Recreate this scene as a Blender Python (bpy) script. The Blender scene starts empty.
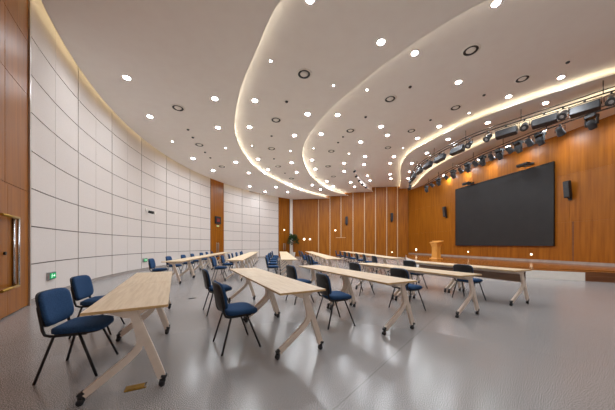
import bpy, bmesh, math, random
from mathutils import Vector, Matrix
random.seed(7)
SC = bpy.context.scene
COL = SC.collection
PI = math.pi
D2R = PI / 180

# ------------------------------------------------------------------ materials
MATS = {}
def new_mat(name):
    m = bpy.data.materials.new(name); m.use_nodes = True
    nt = m.node_tree; nt.nodes.clear()
    out = nt.nodes.new('ShaderNodeOutputMaterial')
    b = nt.nodes.new('ShaderNodeBsdfPrincipled')
    nt.links.new(b.outputs[0], out.inputs[0])
    MATS[name] = m
    return m, nt, b

def srgb(r, g, b):
    f = lambda c: (c / 255 / 12.92) if c / 255 <= .04045 else ((c / 255 + .055) / 1.055) ** 2.4
    return (f(r), f(g), f(b), 1)

def noise_mat(name, c1, c2, rough=.5, scale=(20, 20, 20), detail=3, metal=0, spec=.5, rnd=False, bump=0, lo=.3, hi=.7):
    """two-tone noise over the object's own coordinates"""
    m, nt, b = new_mat(name)
    tc = nt.nodes.new('ShaderNodeTexCoord')
    mp = nt.nodes.new('ShaderNodeMapping'); mp.inputs['Scale'].default_value = scale
    nz = nt.nodes.new('ShaderNodeTexNoise'); nz.inputs['Scale'].default_value = 1; nz.inputs['Detail'].default_value = detail
    rp = nt.nodes.new('ShaderNodeValToRGB')
    rp.color_ramp.elements[0].position = lo; rp.color_ramp.elements[0].color = c1
    rp.color_ramp.elements[1].position = hi; rp.color_ramp.elements[1].color = c2
    L = nt.links.new
    L(tc.outputs['Object'], mp.inputs['Vector'])
    if rnd:
        oi = nt.nodes.new('ShaderNodeObjectInfo')
        ml = nt.nodes.new('ShaderNodeMath'); ml.operation = 'MULTIPLY'; ml.inputs[1].default_value = 40
        L(oi.outputs['Random'], ml.inputs[0]); L(ml.outputs[0], mp.inputs['Location'])
    L(mp.outputs[0], nz.inputs['Vector']); L(nz.outputs['Fac'], rp.inputs['Fac'])
    L(rp.outputs['Color'], b.inputs['Base Color'])
    b.inputs['Roughness'].default_value = rough; b.inputs['Metallic'].default_value = metal
    b.inputs['Specular IOR Level'].default_value = spec
    if bump:
        bp = nt.nodes.new('ShaderNodeBump'); bp.inputs['Strength'].default_value = bump; bp.inputs['Distance'].default_value = .01
        L(nz.outputs['Fac'], bp.inputs['Height']); L(bp.outputs[0], b.inputs['Normal'])
    return m

def emit_mat(name, col, s):
    m = bpy.data.materials.new(name); m.use_nodes = True
    nt = m.node_tree; nt.nodes.clear()
    o = nt.nodes.new('ShaderNodeOutputMaterial'); e = nt.nodes.new('ShaderNodeEmission')
    e.inputs[0].default_value = (*col, 1); e.inputs[1].default_value = s
    nt.links.new(e.outputs[0], o.inputs[0]); MATS[name] = m
    return m

M_WOOD = noise_mat('wood_veneer', (.24, .072, .004, 1), (.38, .128, .009, 1), .36, (9, 9, .5), 5, spec=.28)
M_WOODD = noise_mat('dark_wood_steps', (.14, .045, .012, 1), (.22, .075, .02, 1), .35, (2, 2, 14), 4)
M_SFLOOR = noise_mat('stage_boards', (.22, .07, .009, 1), (.32, .108, .015, 1), .2, (1, 14, 6), 4, spec=.4)
M_PANEL = noise_mat('cream_fabric_panel', srgb(215, 206, 200), srgb(223, 215, 209), .85, (60, 60, 60), 2, spec=.2)
M_GAP = noise_mat('panel_gap', srgb(74, 60, 52), srgb(88, 73, 63), .8, (20, 20, 20))
M_CEIL = noise_mat('ceiling_paint', srgb(243, 237, 232), srgb(245, 240, 235), .8, (3, 3, 3), 2, spec=.2)
M_WHITE = noise_mat('white_plaster', srgb(235, 230, 222), srgb(240, 236, 228), .6, (8, 8, 8), 2)
M_STRIP = noise_mat('pale_joint_strip', srgb(206, 174, 138), srgb(214, 184, 148), .45, (4, 4, 4), 2)
M_GREY = noise_mat('grey_skirting', srgb(150, 140, 135), srgb(170, 160, 152), .4, (3, 3, 3), 2)
M_TOP = noise_mat('maple_laminate', srgb(210, 184, 146), srgb(232, 211, 178), .38, (34, 2.2, 20), 5, spec=.4, rnd=True)
M_EDGE = noise_mat('maple_edge_band', srgb(196, 160, 108), srgb(212, 176, 124), .45, (20, 3, 20), 3)
M_CREAM = noise_mat('cream_powder_coat', srgb(222, 206, 190), srgb(230, 215, 200), .4, (15, 15, 15), 2)
M_BLACK = noise_mat('black_metal', (.008, .008, .009, 1), (.014, .014, .015, 1), .4, (25, 25, 25), 2)
M_PLASTIC = noise_mat('black_plastic', (.010, .010, .012, 1), (.018, .018, .020, 1), .5, (40, 40, 40), 2)
M_FABRIC = noise_mat('blue_fabric', srgb(36, 62, 96), srgb(56, 88, 128), .9, (110, 110, 110), 3, spec=.15, bump=.15)
M_CHROME = noise_mat('steel', (.5, .5, .5, 1), (.62, .61, .6, 1), .25, (12, 12, 12), 2, metal=1)
M_BRASS = noise_mat('brass', srgb(150, 115, 45), srgb(186, 148, 66), .4, (60, 60, 60), 3, metal=.7)
M_SCREEN = noise_mat('dark_screen', (.020, .019, .019, 1), (.024, .022, .022, 1), .55, (2, 2, 2), 2, spec=.3)
M_DEVICE = noise_mat('dark_grey_device', (.03, .032, .036, 1), (.05, .052, .058, 1), .4, (14, 14, 14), 2)
M_LENS = noise_mat('lamp_lens', (.35, .36, .38, 1), (.55, .56, .58, 1), .12, (10, 10, 10), 2)
M_LECT = noise_mat('pale_lectern_wood', srgb(206, 142, 58), srgb(222, 160, 76), .4, (12, 12, 1), 4)
M_LEAF = noise_mat('plant_leaf', (.012, .045, .012, 1), (.035, .10, .03, 1), .5, (9, 9, 9), 2)
M_SIGNB = noise_mat('sign_case', srgb(150, 150, 148), srgb(170, 170, 168), .4, (9, 9, 9), 2)
M_GLOSSW = noise_mat('steel_trim', (.45, .42, .38, 1), (.55, .52, .48, 1), .3, (9, 9, 2), 2, metal=.8)
E_LAMP = emit_mat('downlight_glow', (.92, .98, 1.05), 420)
E_PIN = emit_mat('pin_light_glow', (1, .96, .92), 60)
E_WALLC = emit_mat('wall_cove_led', (1, .87, .56), 7)
E_COVE = emit_mat('cove_led', (1, .93, .74), 10)
E_COVEW = emit_mat('stage_cove_led', (1, .88, .58), 8)
E_GREEN = emit_mat('exit_green', (.02, .42, .14), 1.0)
E_EXITW = emit_mat('exit_white', (.75, 1, .82), 1.5)
E_RED = emit_mat('red_digits', (.6, .06, .05), .7)
E_STEP = emit_mat('step_light_glow', (1, .86, .62), 5)

def lip_mat():  # translucency added so the plain lip glows as a bright lit line
    m, nt, b = new_mat('translucent_lip')
    out = [n for n in nt.nodes if n.type == 'OUTPUT_MATERIAL'][0]
    t = nt.nodes.new('ShaderNodeBsdfTranslucent'); t.inputs[0].default_value = (.95, .93, .88, 1)
    mx = nt.nodes.new('ShaderNodeMixShader'); mx.inputs[0].default_value = .6
    b.inputs['Base Color'].default_value = (.88, .85, .8, 1); b.inputs['Roughness'].default_value = .7
    nt.links.new(b.outputs[0], mx.inputs[1]); nt.links.new(t.outputs[0], mx.inputs[2]); nt.links.new(mx.outputs[0], out.inputs[0])
    return m
M_LIP = lip_mat()
# floor: speckled vinyl with welded seams
def floor_mat():
    m, nt, b = new_mat('speckled_vinyl_floor')
    L = nt.links.new
    N = nt.nodes.new
    tc = N('ShaderNodeTexCoord')
    n1 = N('ShaderNodeTexNoise'); n1.inputs['Scale'].default_value = 140; n1.inputs['Detail'].default_value = 2; n1.inputs['Roughness'].default_value = .5
    n2 = N('ShaderNodeTexNoise'); n2.inputs['Scale'].default_value = .35; n2.inputs['Detail'].default_value = 2
    r1 = N('ShaderNodeValToRGB')
    r1.color_ramp.elements[0].position = .40; r1.color_ramp.elements[0].color = (.09, .086, .084, 1)
    r1.color_ramp.elements[1].position = .60; r1.color_ramp.elements[1].color = (.58, .562, .554, 1)
    r2 = N('ShaderNodeValToRGB')
    r2.color_ramp.elements[0].position = .35; r2.color_ramp.elements[0].color = (.93, .93, .93, 1)
    r2.color_ramp.elements[1].position = .65; r2.color_ramp.elements[1].color = (1, 1, 1, 1)
    L(tc.outputs['Object'], n1.inputs['Vector']); L(tc.outputs['Object'], n2.inputs['Vector'])
    L(n1.outputs['Fac'], r1.inputs['Fac']); L(n2.outputs['Fac'], r2.inputs['Fac'])
    mx = N('ShaderNodeMix'); mx.data_type = 'RGBA'; mx.blend_type = 'MULTIPLY'; mx.inputs['Factor'].default_value = 1
    L(r1.outputs[0], mx.inputs[6]); L(r2.outputs[0], mx.inputs[7])
    dp = N('ShaderNodeVectorMath'); dp.operation = 'DOT_PRODUCT'; dp.inputs[1].default_value = (.755, -.655, 0)
    L(tc.outputs['Object'], dp.inputs[0])
    ad = N('ShaderNodeMath'); ad.operation = 'ADD'; ad.inputs[1].default_value = 1.115 + 40
    L(dp.outputs['Value'], ad.inputs[0])
    md = N('ShaderNodeMath'); md.operation = 'MODULO'; md.inputs[1].default_value = 4.0
    L(ad.outputs[0], md.inputs[0])
    lt = N('ShaderNodeMath'); lt.operation = 'LESS_THAN'; lt.inputs[1].default_value = .007
    L(md.outputs[0], lt.inputs[0])
    mx2 = N('ShaderNodeMix'); mx2.data_type = 'RGBA'; mx2.blend_type = 'MIX'
    L(lt.outputs[0], mx2.inputs['Factor']); L(mx.outputs[2], mx2.inputs[6]); mx2.inputs[7].default_value = (.2, .19, .185, 1)
    L(mx2.outputs[2], b.inputs['Base Color'])
    b.inputs['Roughness'].default_value = .21
    b.inputs['Specular IOR Level'].default_value = .55
    return m
M_FLOOR = floor_mat()

# ------------------------------------------------------------------ mesh builder
class MB:
    def __init__(s): s.v = []; s.f = []; s.m = []; s.sm = []
    def add(s, vs, fs, mi=0, smooth=False):
        o = len(s.v); s.v += [tuple(v) for v in vs]
        for f in fs: s.f.append(tuple(i + o for i in f)); s.m.append(mi); s.sm.append(smooth)
        return s
    def box(s, c, d, mi=0, rot=None, bev=0):
        bm = bmesh.new(); bmesh.ops.create_cube(bm, size=1)
        for v in bm.verts: v.co = Vector((v.co.x * d[0], v.co.y * d[1], v.co.z * d[2]))
        if bev: bmesh.ops.bevel(bm, geom=bm.edges[:], offset=bev, segments=2, affect='EDGES', profile=.5)
        if rot is not None: bmesh.ops.transform(bm, matrix=rot.to_4x4(), verts=bm.verts)
        bmesh.ops.translate(bm, vec=Vector(c), verts=bm.verts)
        return s.frombm(bm, mi)
    def frombm(s, bm, mi=0, smooth=False):
        bm.verts.index_update()
        s.add([v.co for v in bm.verts], [[v.index for v in f.verts] for f in bm.faces], mi, smooth); bm.free(); return s
    def tube(s, pts, r, n=8, mi=0, r2=None, caps=True):
        pts = [Vector(p) for p in pts]; vs = []; fs = []
        t0 = (pts[1] - pts[0]).normalized()
        a = t0.cross(Vector((0, 0, 1)))
        if a.length < .1: a = t0.cross(Vector((0, 1, 0)))
        a.normalize()
        for i, p in enumerate(pts):
            t = (pts[min(i + 1, len(pts) - 1)] - pts[max(i - 1, 0)]).normalized()
            a = (a - t * a.dot(t)).normalized(); b = t.cross(a)
            rr = r if not isinstance(r, (list, tuple)) else r[i]
            for k in range(n):
                an = 2 * PI * k / n
                vs.append(p + a * math.cos(an) * rr + b * math.sin(an) * (rr if r2 is None else r2))
        for i in range(len(pts) - 1):
            for k in range(n):
                k2 = (k + 1) % n
                fs.append((i * n + k, i * n + k2, (i + 1) * n + k2, (i + 1) * n + k))
        s.add(vs, fs, mi, True)
        if caps:
            o = len(s.v) - len(vs)
            s.f.append(tuple(o + k for k in range(n))[::-1]); s.m.append(mi); s.sm.append(False)
            s.f.append(tuple(o + (len(pts) - 1) * n + k for k in range(n))); s.m.append(mi); s.sm.append(False)
        return s
    def rectsweep(s, pts, w, d, mi=0):
        """sweep a w (in plane) x d (along y) rectangle along a path in the xz plane"""
        pts = [Vector(p) for p in pts]; vs = []; fs = []
        for i, p in enumerate(pts):
            t = (pts[min(i + 1, len(pts) - 1)] - pts[max(i - 1, 0)]).normalized()
            n = Vector((-t.z, 0, t.x))
            for (a, b) in ((-1, -1), (1, -1), (1, 1), (-1, 1)):
                vs.append(p + n * a * w / 2 + Vector((0, b * d / 2, 0)))
        for i in range(len(pts) - 1):
            for k in range(4):
                k2 = (k + 1) % 4
                fs.append((i * 4 + k, i * 4 + k2, i * 4 + 4 + k2, i * 4 + 4 + k))
        e = (len(pts) - 1) * 4
        fs += [(3, 2, 1, 0), (e, e + 1, e + 2, e + 3)]
        return s.add(vs, fs, mi)
    def lathe(s, prof, c=(0, 0, 0), n=20, mi=0, axis='z', cap=True, smooth=True):
        vs = []; fs = []
        for (r, h) in prof:
            for k in range(n):
                a = 2 * PI * k / n
                if axis == 'z': q = (r * math.cos(a), r * math.sin(a), h)
                elif axis == 'x': q = (h, r * math.cos(a), r * math.sin(a))
                else: q = (r * math.sin(a), h, r * math.cos(a))
                vs.append((q[0] + c[0], q[1] + c[1], q[2] + c[2]))
        for i in range(len(prof) - 1):
            for k in range(n):
                k2 = (k + 1) % n
                fs.append((i * n + k, i * n + k2, (i + 1) * n + k2, (i + 1) * n + k))
        s.add(vs, fs, mi, smooth)
        if cap:
            o = len(s.v) - len(vs)
            for base, rev in ((0, True), ((len(prof) - 1) * n, False)):
                if prof[0 if rev else -1][0] > 1e-4:
                    t = tuple(o + base + k for k in range(n))
                    s.f.append(t[::-1] if rev else t); s.m.append(mi); s.sm.append(False)
        return s
    def prism(s, poly, z0, z1, mi=0):
        n = len(poly)
        vs = [(x, y, z0) for x, y in poly] + [(x, y, z1) for x, y in poly]
        fs = [tuple(range(n))[::-1], tuple(range(n, 2 * n))] + [(i, (i + 1) % n, n + (i + 1) % n, n + i) for i in range(n)]
        return s.add(vs, fs, mi)
    def build(s, name, mats, parent=None, loc=(0, 0, 0), rz=0, fix=True):
        me = bpy.data.meshes.new(name)
        me.from_pydata(s.v, [], s.f)
        for m in (mats if isinstance(mats, (list, tuple)) else [mats]): me.materials.append(m)
        me.polygons.foreach_set('material_index', s.m); me.polygons.foreach_set('use_smooth', s.sm)
        if fix:
            bm = bmesh.new(); bm.from_mesh(me); bmesh.ops.recalc_face_normals(bm, faces=bm.faces); bm.to_mesh(me); bm.free()
        me.update()
        o = bpy.data.objects.new(name, me); COL.objects.link(o)
        o.location = loc; o.rotation_euler = (0, 0, rz)
        if parent: o.parent = parent
        return o

def empty(name, loc=(0, 0, 0), rz=0):
    o = bpy.data.objects.new(name, None); COL.objects.link(o)
    o.empty_display_size = .1; o.location = loc; o.rotation_euler = (0, 0, rz)
    return o
def tag(o, label, cat, group=None):
    o['label'] = label; o['category'] = cat
    if group: o['group'] = group
    return o
def struct(o, label=None):
    o['kind'] = 'structure'
    if label: o['label'] = label
    return o
def kids(o): return [c for c in COL.objects if c.parent == o]
TREE = {}
def tree_of(root):
    if root.name not in TREE:
        TREE[root.name] = [(c, [g for g in COL.objects if g.parent == c]) for c in COL.objects if c.parent == root]
    return TREE[root.name]
def dup(root, loc, rz=0):
    t = tree_of(root)
    r = root.copy(); COL.objects.link(r); r.location = loc; r.rotation_euler = (0, 0, rz)
    for c, gs in t:
        cc = c.copy(); COL.objects.link(cc); cc.parent = r
        for g in gs:
            gg = g.copy(); COL.objects.link(gg); gg.parent = cc
    return r
class Proto:
    """first use returns the prototype itself, later uses return copies"""
    def __init__(s, root): s.root = root; tree_of(root); s.used = False
    def put(s, loc, rz=0):
        if not s.used:
            s.used = True; s.root.location = loc; s.root.rotation_euler = (0, 0, rz); return s.root
        return dup(s.root, loc, rz)
ORD = ['nearest', 'second', 'third', 'fourth', 'fifth', 'sixth', 'seventh', 'eighth', 'ninth', 'tenth', 'eleventh', 'twelfth',
       'thirteenth', 'fourteenth', 'fifteenth', 'sixteenth', 'seventeenth', 'eighteenth', 'nineteenth', 'twentieth']

# ------------------------------------------------------------------ plan of the room
CX, CY, RW = 8.83, 14.35, 17.49
def arc(deg, r=RW): return Vector((CX + r * math.cos(deg * D2R), CY + r * math.sin(deg * D2R)))
def stage_x(y): return 15.96 - .1896 * y              # the screen wall
A_FAR0 = Vector((-1.93, 28.1)); A_FAR1 = Vector((11.0, 26.15))
def far_y(x): return 28.1 - (x + 1.93) * (28.1 - 26.15) / (11 + 1.93)
ZTOP = 8.3
ZT = dict(T1=6.65, T2=6.9, T3=7.25, T4=7.75, S1=7.5, S2=7.25)
ST_Z = .35

# floor
fl = MB().add([(-12, -4, 0), (19, -4, 0), (19, 30, 0), (-12, 30, 0)], [(0, 1, 2, 3)]).build('floor', M_FLOOR)
struct(fl, 'glossy grey speckled vinyl floor')

# curved panelled wall on the left ------------------------------------------------
TH_A, TH_B = 211.3, 297.5
JOINTS = [133.7, 142.3, 149.9, 157.55]                    # beyond the door
JOINTS2 = [162.85, 170.6, 178.8, 186.55, 194.6, 202.4, 211.3]
ZJ = [0.10, .90, 1.75, 2.60, 3.44, 4.30, 5.14, 5.99, 7.3]
def curved_panel(mb, t0, t1, z0, z1, r, mi, n=5, depth=.03):
    vs = []; fs = []
    for i in range(n + 1):
        t = t0 + (t1 - t0) * i / n
        for z in (z0, z1): vs.append((*arc(t, r), z))
        for z in (z0, z1): vs.append((*arc(t, r + depth), z))
    for i in range(n):
        a = i * 4; b = a + 4
        fs += [(a, b, b + 1, a + 1), (a, a + 2, b + 2, b), (a + 1, b + 1, b + 3, a + 3)]
    fs += [(0, 1, 3, 2), (n * 4, n * 4 + 2, n * 4 + 3, n * 4 + 1)]
    mb.add(vs, fs, mi)
wl = MB()
def backing(mb, t0, t1, mi, r=RW + .03, z0=0, z1=ZTOP, n=40):
    vs = []; fs = []
    for i in range(n + 1):
        t = t0 + (t1 - t0) * i / n
        vs += [(*arc(t, r), z0), (*arc(t, r), z1)]
    for i in range(n): fs.append((i * 2, i * 2 + 2, i * 2 + 3, i * 2 + 1))
    mb.add(vs, fs, mi)
def panel_run(js):
    backing(wl, js[0], js[-1], 1)
    for a, b in zip(js[:-1], js[1:]):
        mid = (a + b) / 2
        for (p, q, gp, gq) in ((a, mid, .046, .010), (mid, b, .010, .046)):
            for k in range(len(ZJ) - 1):
                curved_panel(wl, p + gp / RW / D2R * .5, q - gq / RW / D2R * .5, ZJ[k] + .013, ZJ[k + 1] - .013, RW, 0)
panel_run(JOINTS); panel_run(JOINTS2)
backing(wl, 128.7, 127.5, 0, RW - .05, n=2)
wl.build('wall_left', [M_PANEL, M_GAP])
struct(bpy.data.objects['wall_left'], 'curved wall of cream fabric panels with dark joints')
# skirting below the panels
sk = MB()
for js in (JOINTS, JOINTS2):
    curved_panel(sk, js[0], js[-1], 0, .095, RW - .012, 0, n=40, depth=.04)
struct(sk.build('baseboard_left', M_GREY), 'grey metal skirting below the cream panels')
# rear wall behind the photographer, same curve
wr = MB(); backing(wr, 230, TH_B, 0, RW, n=30)
struct(wr.build('wall_rear', M_PANEL))
# near wood section with door
wn = MB()
for (a, b) in ((211.35, 214.6), (214.65, 219.4), (219.45, 230)):
    for z0, z1 in ((0.02, 2.49), (2.50, 4.59), (4.60, 5.75), (5.76, 7.6)):
        curved_panel(wn, a, b, z0, z1, RW, 0, n=5)
backing(wn, 211.3, 230, 1, RW + .03, n=10)
struct(wn.build('wall_near', [M_WOOD, M_GAP]), 'glossy orange wood veneer wall around the near door')
tr = MB(); curved_panel(tr, 211.2, 211.4, 0, 7.3, RW - .03, 0, n=1, depth=.06)
struct(tr.build('trim_1', M_GLOSSW))

def door_on_arc(name, t0, t1, n, z1=7.3, seams=True):
    mb = MB(); w = (t1 - t0) / n
    for i in range(n):
        for (a, b) in ((0, 2.6), (2.61, z1)):
            curved_panel(mb, t0 + w * i + .01, t0 + w * (i + 1) - .01, a, b, RW - .01, 0, n=2, depth=.04)
    backing(mb, t0, t1, 1, RW + .035, n=3)
    return struct(mb.build(name, [M_WOOD, M_GAP]))
d1 = door_on_arc('door_1', 157.6, 162.8, 2); d1['label'] = 'tall orange wood double door in the curved wall under the clock display'
d2 = door_on_arc('door_2', 128.7, 133.7, 2); d2['label'] = 'tall orange wood door at the far end of the curved wall'
for d, t in ((d1, 160.2), (d2, 131.2)):
    for s in (-.35, .35):
        p = arc(t + s, RW - .06); q = arc(t + s, RW - .005)
        h = MB().tube([(*q, 1.5), (*p, 1.5), (*p, .75), (*q, .75)], .025, 6)
        h.build('door_handle', M_GLOSSW, d)
# the near door's leaf and its rectangular pull handle
dn = MB()
curved_panel(dn, 213.0, 214.57, .03, 2.45, RW - .03, 0, n=4, depth=.04)
curved_panel(dn, 214.6, 217.4, .03, 2.45, RW - .03, 0, n=4, depth=.04)
d3 = struct(dn.build('door_3', [M_WOOD]), 'orange wood double door at the left edge of the photo')
def arcp(t, off, z): p = arc(t, RW - .03 - off); return (p.x, p.y, z)
for t, off in ((214.0, .02), (214.45, .12)):
    MB().tube([arcp(t, off, .56), arcp(t, off, 1.84)], .022, 8).build('door_handle_bar', M_CHROME, d3)
for z in (.56, 1.84):
    MB().tube([arcp(213.95, .02, z), arcp(214.4, .12, z), arcp(215.2, .12, z), arcp(216.8, .12, z)], .026, 8).build('door_handle_rail', M_BRASS, d3)
lk = MB().lathe([(.03, 0), (.03, .03)], (0, 0, 0), 12, axis='x')
lko = lk.build('door_lock', M_BLACK, d3, arcp(215.1, .0, 1.18), (215.1 + 180) * D2R)

# far wall of wood with pale strips
def along(a, b, t): return a + (b - a) * t
fw = MB()
fdir = (A_FAR1 - A_FAR0).normalized(); fn = Vector((fdir.y, -fdir.x))   # towards the room
if fn.y > 0: fn = -fn
FL = (A_FAR1 - A_FAR0).length
def wall_quad(mb, a, b, z0, z1, off, nrm, mi, depth=.04):
    p = a + nrm * off; q = b + nrm * off; p2 = p - nrm * depth; q2 = q - nrm * depth
    vs = [(*p, z0), (*q, z0), (*q, z1), (*p, z1), (*p2, z0), (*q2, z0), (*q2, z1), (*p2, z1)]
    mb.add(vs, [(0, 1, 2, 3), (4, 7, 6, 5), (0, 4, 5, 1), (3, 2, 6, 7), (0, 3, 7, 4), (1, 5, 6, 2)], mi)
def far_at_px(x):
    k = (x - 307.5) / 240.0
    s = (28.1 - 26.15) / 12.93
    y = (28.1 - 1.93 * s) / (1 + k * s); return Vector((k * y, y))
strips = [far_at_px(x) for x in (318.5, 330, 341, 353, 364.5, 375.5, 386.7, 397.5)]
ends = [A_FAR0] + strips + [A_FAR1]
wall_quad(fw, A_FAR0 - fdir * .4, A_FAR1 + fdir * .5, 0, ZTOP, -.04, fn, 2)
for a, b in zip(ends[:-1], ends[1:]):
    wall_quad(fw, a + fdir * .05, b - fdir * .05, .0, 8.2, 0, fn, 0, .035)
for p in strips: wall_quad(fw, p - fdir * .036, p + fdir * .036, 0, 8.2, .012, fn, 1, .05)
struct(fw.build('wall_far', [M_WOOD, M_STRIP, M_GAP]), 'far wall of orange wood veneer split by pale vertical strips')
colm = MB(); wall_quad(colm, A_FAR0 - fdir * .05, A_FAR0 + fdir * .22, 0, 7.4, .25, fn, 0, .24)
struct(colm.build('trim_2', M_WHITE), 'narrow white pillar in the far corner')
# door in far wall
dfa, dfb = far_at_px(336), far_at_px(345.5)
dm = MB(); wall_quad(dm, dfa, dfb, .02, 2.15, .03, fn, 0, .03)
d4 = struct(dm.build('door_4', [M_WOOD]), 'flush wood door in the far wall')
lm = MB(); wall_quad(lm, dfa, dfb, 2.15, 2.19, .035, fn, 0, .03); lm.build('door_head', M_STRIP, d4)

# stage wall
S0 = Vector((stage_x(26.3), 26.3)); S1 = Vector((stage_x(-1.5), -1.5))
sd = (S1 - S0).normalized(); sn = Vector((-sd.y, sd.x))
if sn.x > 0: sn = -sn
def sw(y): return Vector((stage_x(y), y))
ws = MB()
wall_quad(ws, S0 - sd * .3, S1, 0, ZTOP, -.04, sn, 1)
ys = [26.2, 24.2, 22.2, 20.2, 18.2, 16.2, 14.2, 12.45, 10.45, 8.45, 6.45, 4.45, 2.45, .45, -1.5]
for a, b in zip(ys[:-1], ys[1:]):
    for (z0, z1) in ((0, 2.52), (2.524, 5.0), (5.004, 8.2)):
        wall_quad(ws, sw(a) + sd * .004, sw(b) - sd * .004, z0, z1, 0, sn, 0, .035)
struct(ws.build('wall_stage', [M_WOOD, M_GAP]), 'orange wood veneer wall behind the stage and screen')
bb = MB(); wall_quad(bb, sw(26.1), sw(-1), ST_Z, ST_Z + .14, .02, sn, 0, .02)
struct(bb.build('baseboard_stage', M_GREY), 'grey skirting along the screen wall')
tv = MB(); wall_quad(tv, sw(12.35), sw(12.28), ST_Z + .17, 2.52, .006, sn, 0, .02)
struct(tv.build('trim_3', M_WOODD))

# ------------------------------------------------------------------ stage platform
FRONT = [(10.6, 25.9), (9.3, 22.6), (8.0, 19.4), (7.25, 16.6), (7.15, 14.2), (7.6, 12.0), (8.2, 10.6), (8.88, 9.78), (9.56, 9.30), (10.24, 8.85),
         (12.4, 7.5), (15.2, 5.8)]
sb = MB()
poly = FRONT + [tuple(sw(5.2)), tuple(sw(26.0))]
sb.prism(poly, ST_Z - .03, ST_Z, 0)
st = struct(sb.build('stage', [M_SFLOOR]), 'low stage with glossy brown wooden boards')
def ribbon(path, z0, z1, mi=0, mb=None, thick=.03):
    mb = mb or MB()
    pts = [Vector(p) for p in path]; vs = []; fs = []
    for i, p in enumerate(pts):
        t = (pts[min(i + 1, len(pts) - 1)] - pts[max(i - 1, 0)]).normalized(); n = Vector((t.y, -t.x))
        q = p + n * thick
        vs += [(*p, z0), (*p, z1), (*q, z0), (*q, z1)]
    for i in range(len(pts) - 1):
        a = i * 4; b = a + 4
        fs += [(a, b, b + 1, a + 1), (a + 2, a + 3, b + 3, b + 2), (a + 1, b + 1, b + 3, a + 3), (a, a + 2, b + 2, b)]
    fs += [(0, 1, 3, 2)]; e = (len(pts) - 1) * 4; fs += [(e, e + 2, e + 3, e + 1)]
    mb.add(vs, fs, mi); return mb
f1 = ribbon(FRONT[:10], 0, ST_Z - .03, thick=-.04).build('stage_fascia', M_WHITE, st); f1['label'] = 'white front board of the stage'
# dark wooden steps at the right of the stage front
ff = [Vector(p) for p in FRONT[9:]]
sp = MB()
ribbon([ff[0], ff[1], ff[2]], 0, ST_Z - .03, 0, sp, thick=-.04)
u = (ff[1] - ff[0]).normalized(); nn = Vector((u.y, -u.x))
if nn.y > 0: nn = -nn
a = ff[0] + u * .03; b = ff[1] + u * 1.6
def slab(mb, a, b, out, z0, z1, mi=0):
    q = [a, b, b + nn * out, a + nn * out]; mb.prism([tuple(p) for p in q], z0, z1, mi)
slab(sp, a, b, .03, .165, .19); slab(sp, a, b, .012, ST_Z - .03, ST_Z)
sp.build('stage_step_front', M_WOODD, st)

# ------------------------------------------------------------------ ceiling bands
def catmull(pts, n=90):
    P = [Vector(p) for p in pts]; P = [P[0] * 2 - P[1]] + P + [P[-1] * 2 - P[-2]]
    out = []
    for i in range(1, len(P) - 2):
        p0, p1, p2, p3 = P[i - 1:i + 3]
        for k in range(12):
            t = k / 12
            out.append(.5 * ((2 * p1) + (p2 - p0) * t + (2 * p0 - 5 * p1 + 4 * p2 - p3) * t * t + (3 * p1 - p0 - 3 * p2 + p3) * t ** 3))
    out.append(P[-2]); return resample(out, n)
def resample(P, n):
    d = [0]
    for a, b in zip(P[:-1], P[1:]): d.append(d[-1] + (b - a).length)
    out = []; j = 0
    for i in range(n):
        s = d[-1] * i / (n - 1)
        while j < len(d) - 2 and d[j + 1] < s: j += 1
        t = (s - d[j]) / max(d[j + 1] - d[j], 1e-9); out.append(P[j].lerp(P[j + 1], min(1, t)))
    return out
def offset(P, d):
    out = []
    for i, p in enumerate(P):
        t = (P[min(i + 1, len(P) - 1)] - P[max(i - 1, 0)]).normalized()
        out.append(p + Vector((t.y, -t.x)) * d)
    return out
# listed from the far wall towards the right hand wall
C1 = catmull([(2.6, 27.5), (1.13, 25.94), (-.83, 23.35), (-2.34, 20.38), (-3.42, 17.2), (-3.72, 14.27), (-3.5, 11.67), (-2.98, 9.88), (-2.25, 8.1), (-1.4, 6.55), (-.5, 5.1),
              (1.3, 3.5), (4, 2.4), (8, 1.7), (12, 1.9), (16.2, 3.0)])
C2 = catmull([(4.7, 27.2), (3.5, 26.0), (1.82, 23.58), (.42, 19.9), (-.25, 16.2), (-.3, 14.15), (-.02, 12.4), (.52, 10.75), (1.28, 9.15), (2.2, 7.6), (3.12, 6.4),
              (4.1, 5.45), (6.2, 4.4), (9, 3.9), (12, 4.1), (15.7, 5.1)])
C3 = catmull([(7.4, 26.9), (6.7, 25.7), (5.32, 23.41), (4.2, 20.6), (3.6, 18.4), (3.4, 16.41), (3.52, 14.42), (4.05, 12.21), (5.07, 10.45), (6.4, 8.9), (8.5, 6.9),
              (11, 6.1), (13, 6.0), (15.4, 6.5)])
C4 = catmull([(10.1, 26.4), (8.92, 22.9), (7.9, 20.4), (7.15, 18.15), (6.88, 16.12), (7.27, 14.3), (8.05, 12.3), (9.0, 10.8), (10.1, 9.6), (11.2, 8.6),
              (12.6, 7.6), (15.2, 6.9)])
C5 = catmull([(11.05, 26.3), (10.6, 23.4), (10.05, 21.0), (9.75, 18.55), (9.86, 16.04), (10.3, 13.7), (10.9, 11.7), (11.7, 9.9), (12.8, 8.3), (15.1, 7.0)])
WALLEDGE = resample([arc(t, RW - .25) for t in [127.2 + i * (297.0 - 127.2) / 120 for i in range(121)]], 90)
STAGEW = resample([sw(26.4), sw(7.0)], 90)
def band(name, P, Q, z, label):
    vs = []; fs = []
    for p, q in zip(P, Q): vs += [(*p, z), (*q, z)]
    for i in range(len(P) - 1): fs.append((2 * i, 2 * i + 1, 2 * i + 3, 2 * i + 2))
    return struct(MB().add(vs, fs).build(name, M_CEIL, fix=False), label)
SET = .32
band('ceiling', WALLEDGE, C1, ZT['T1'], 'lowest white ceiling band beside the curved panel wall')
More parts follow.
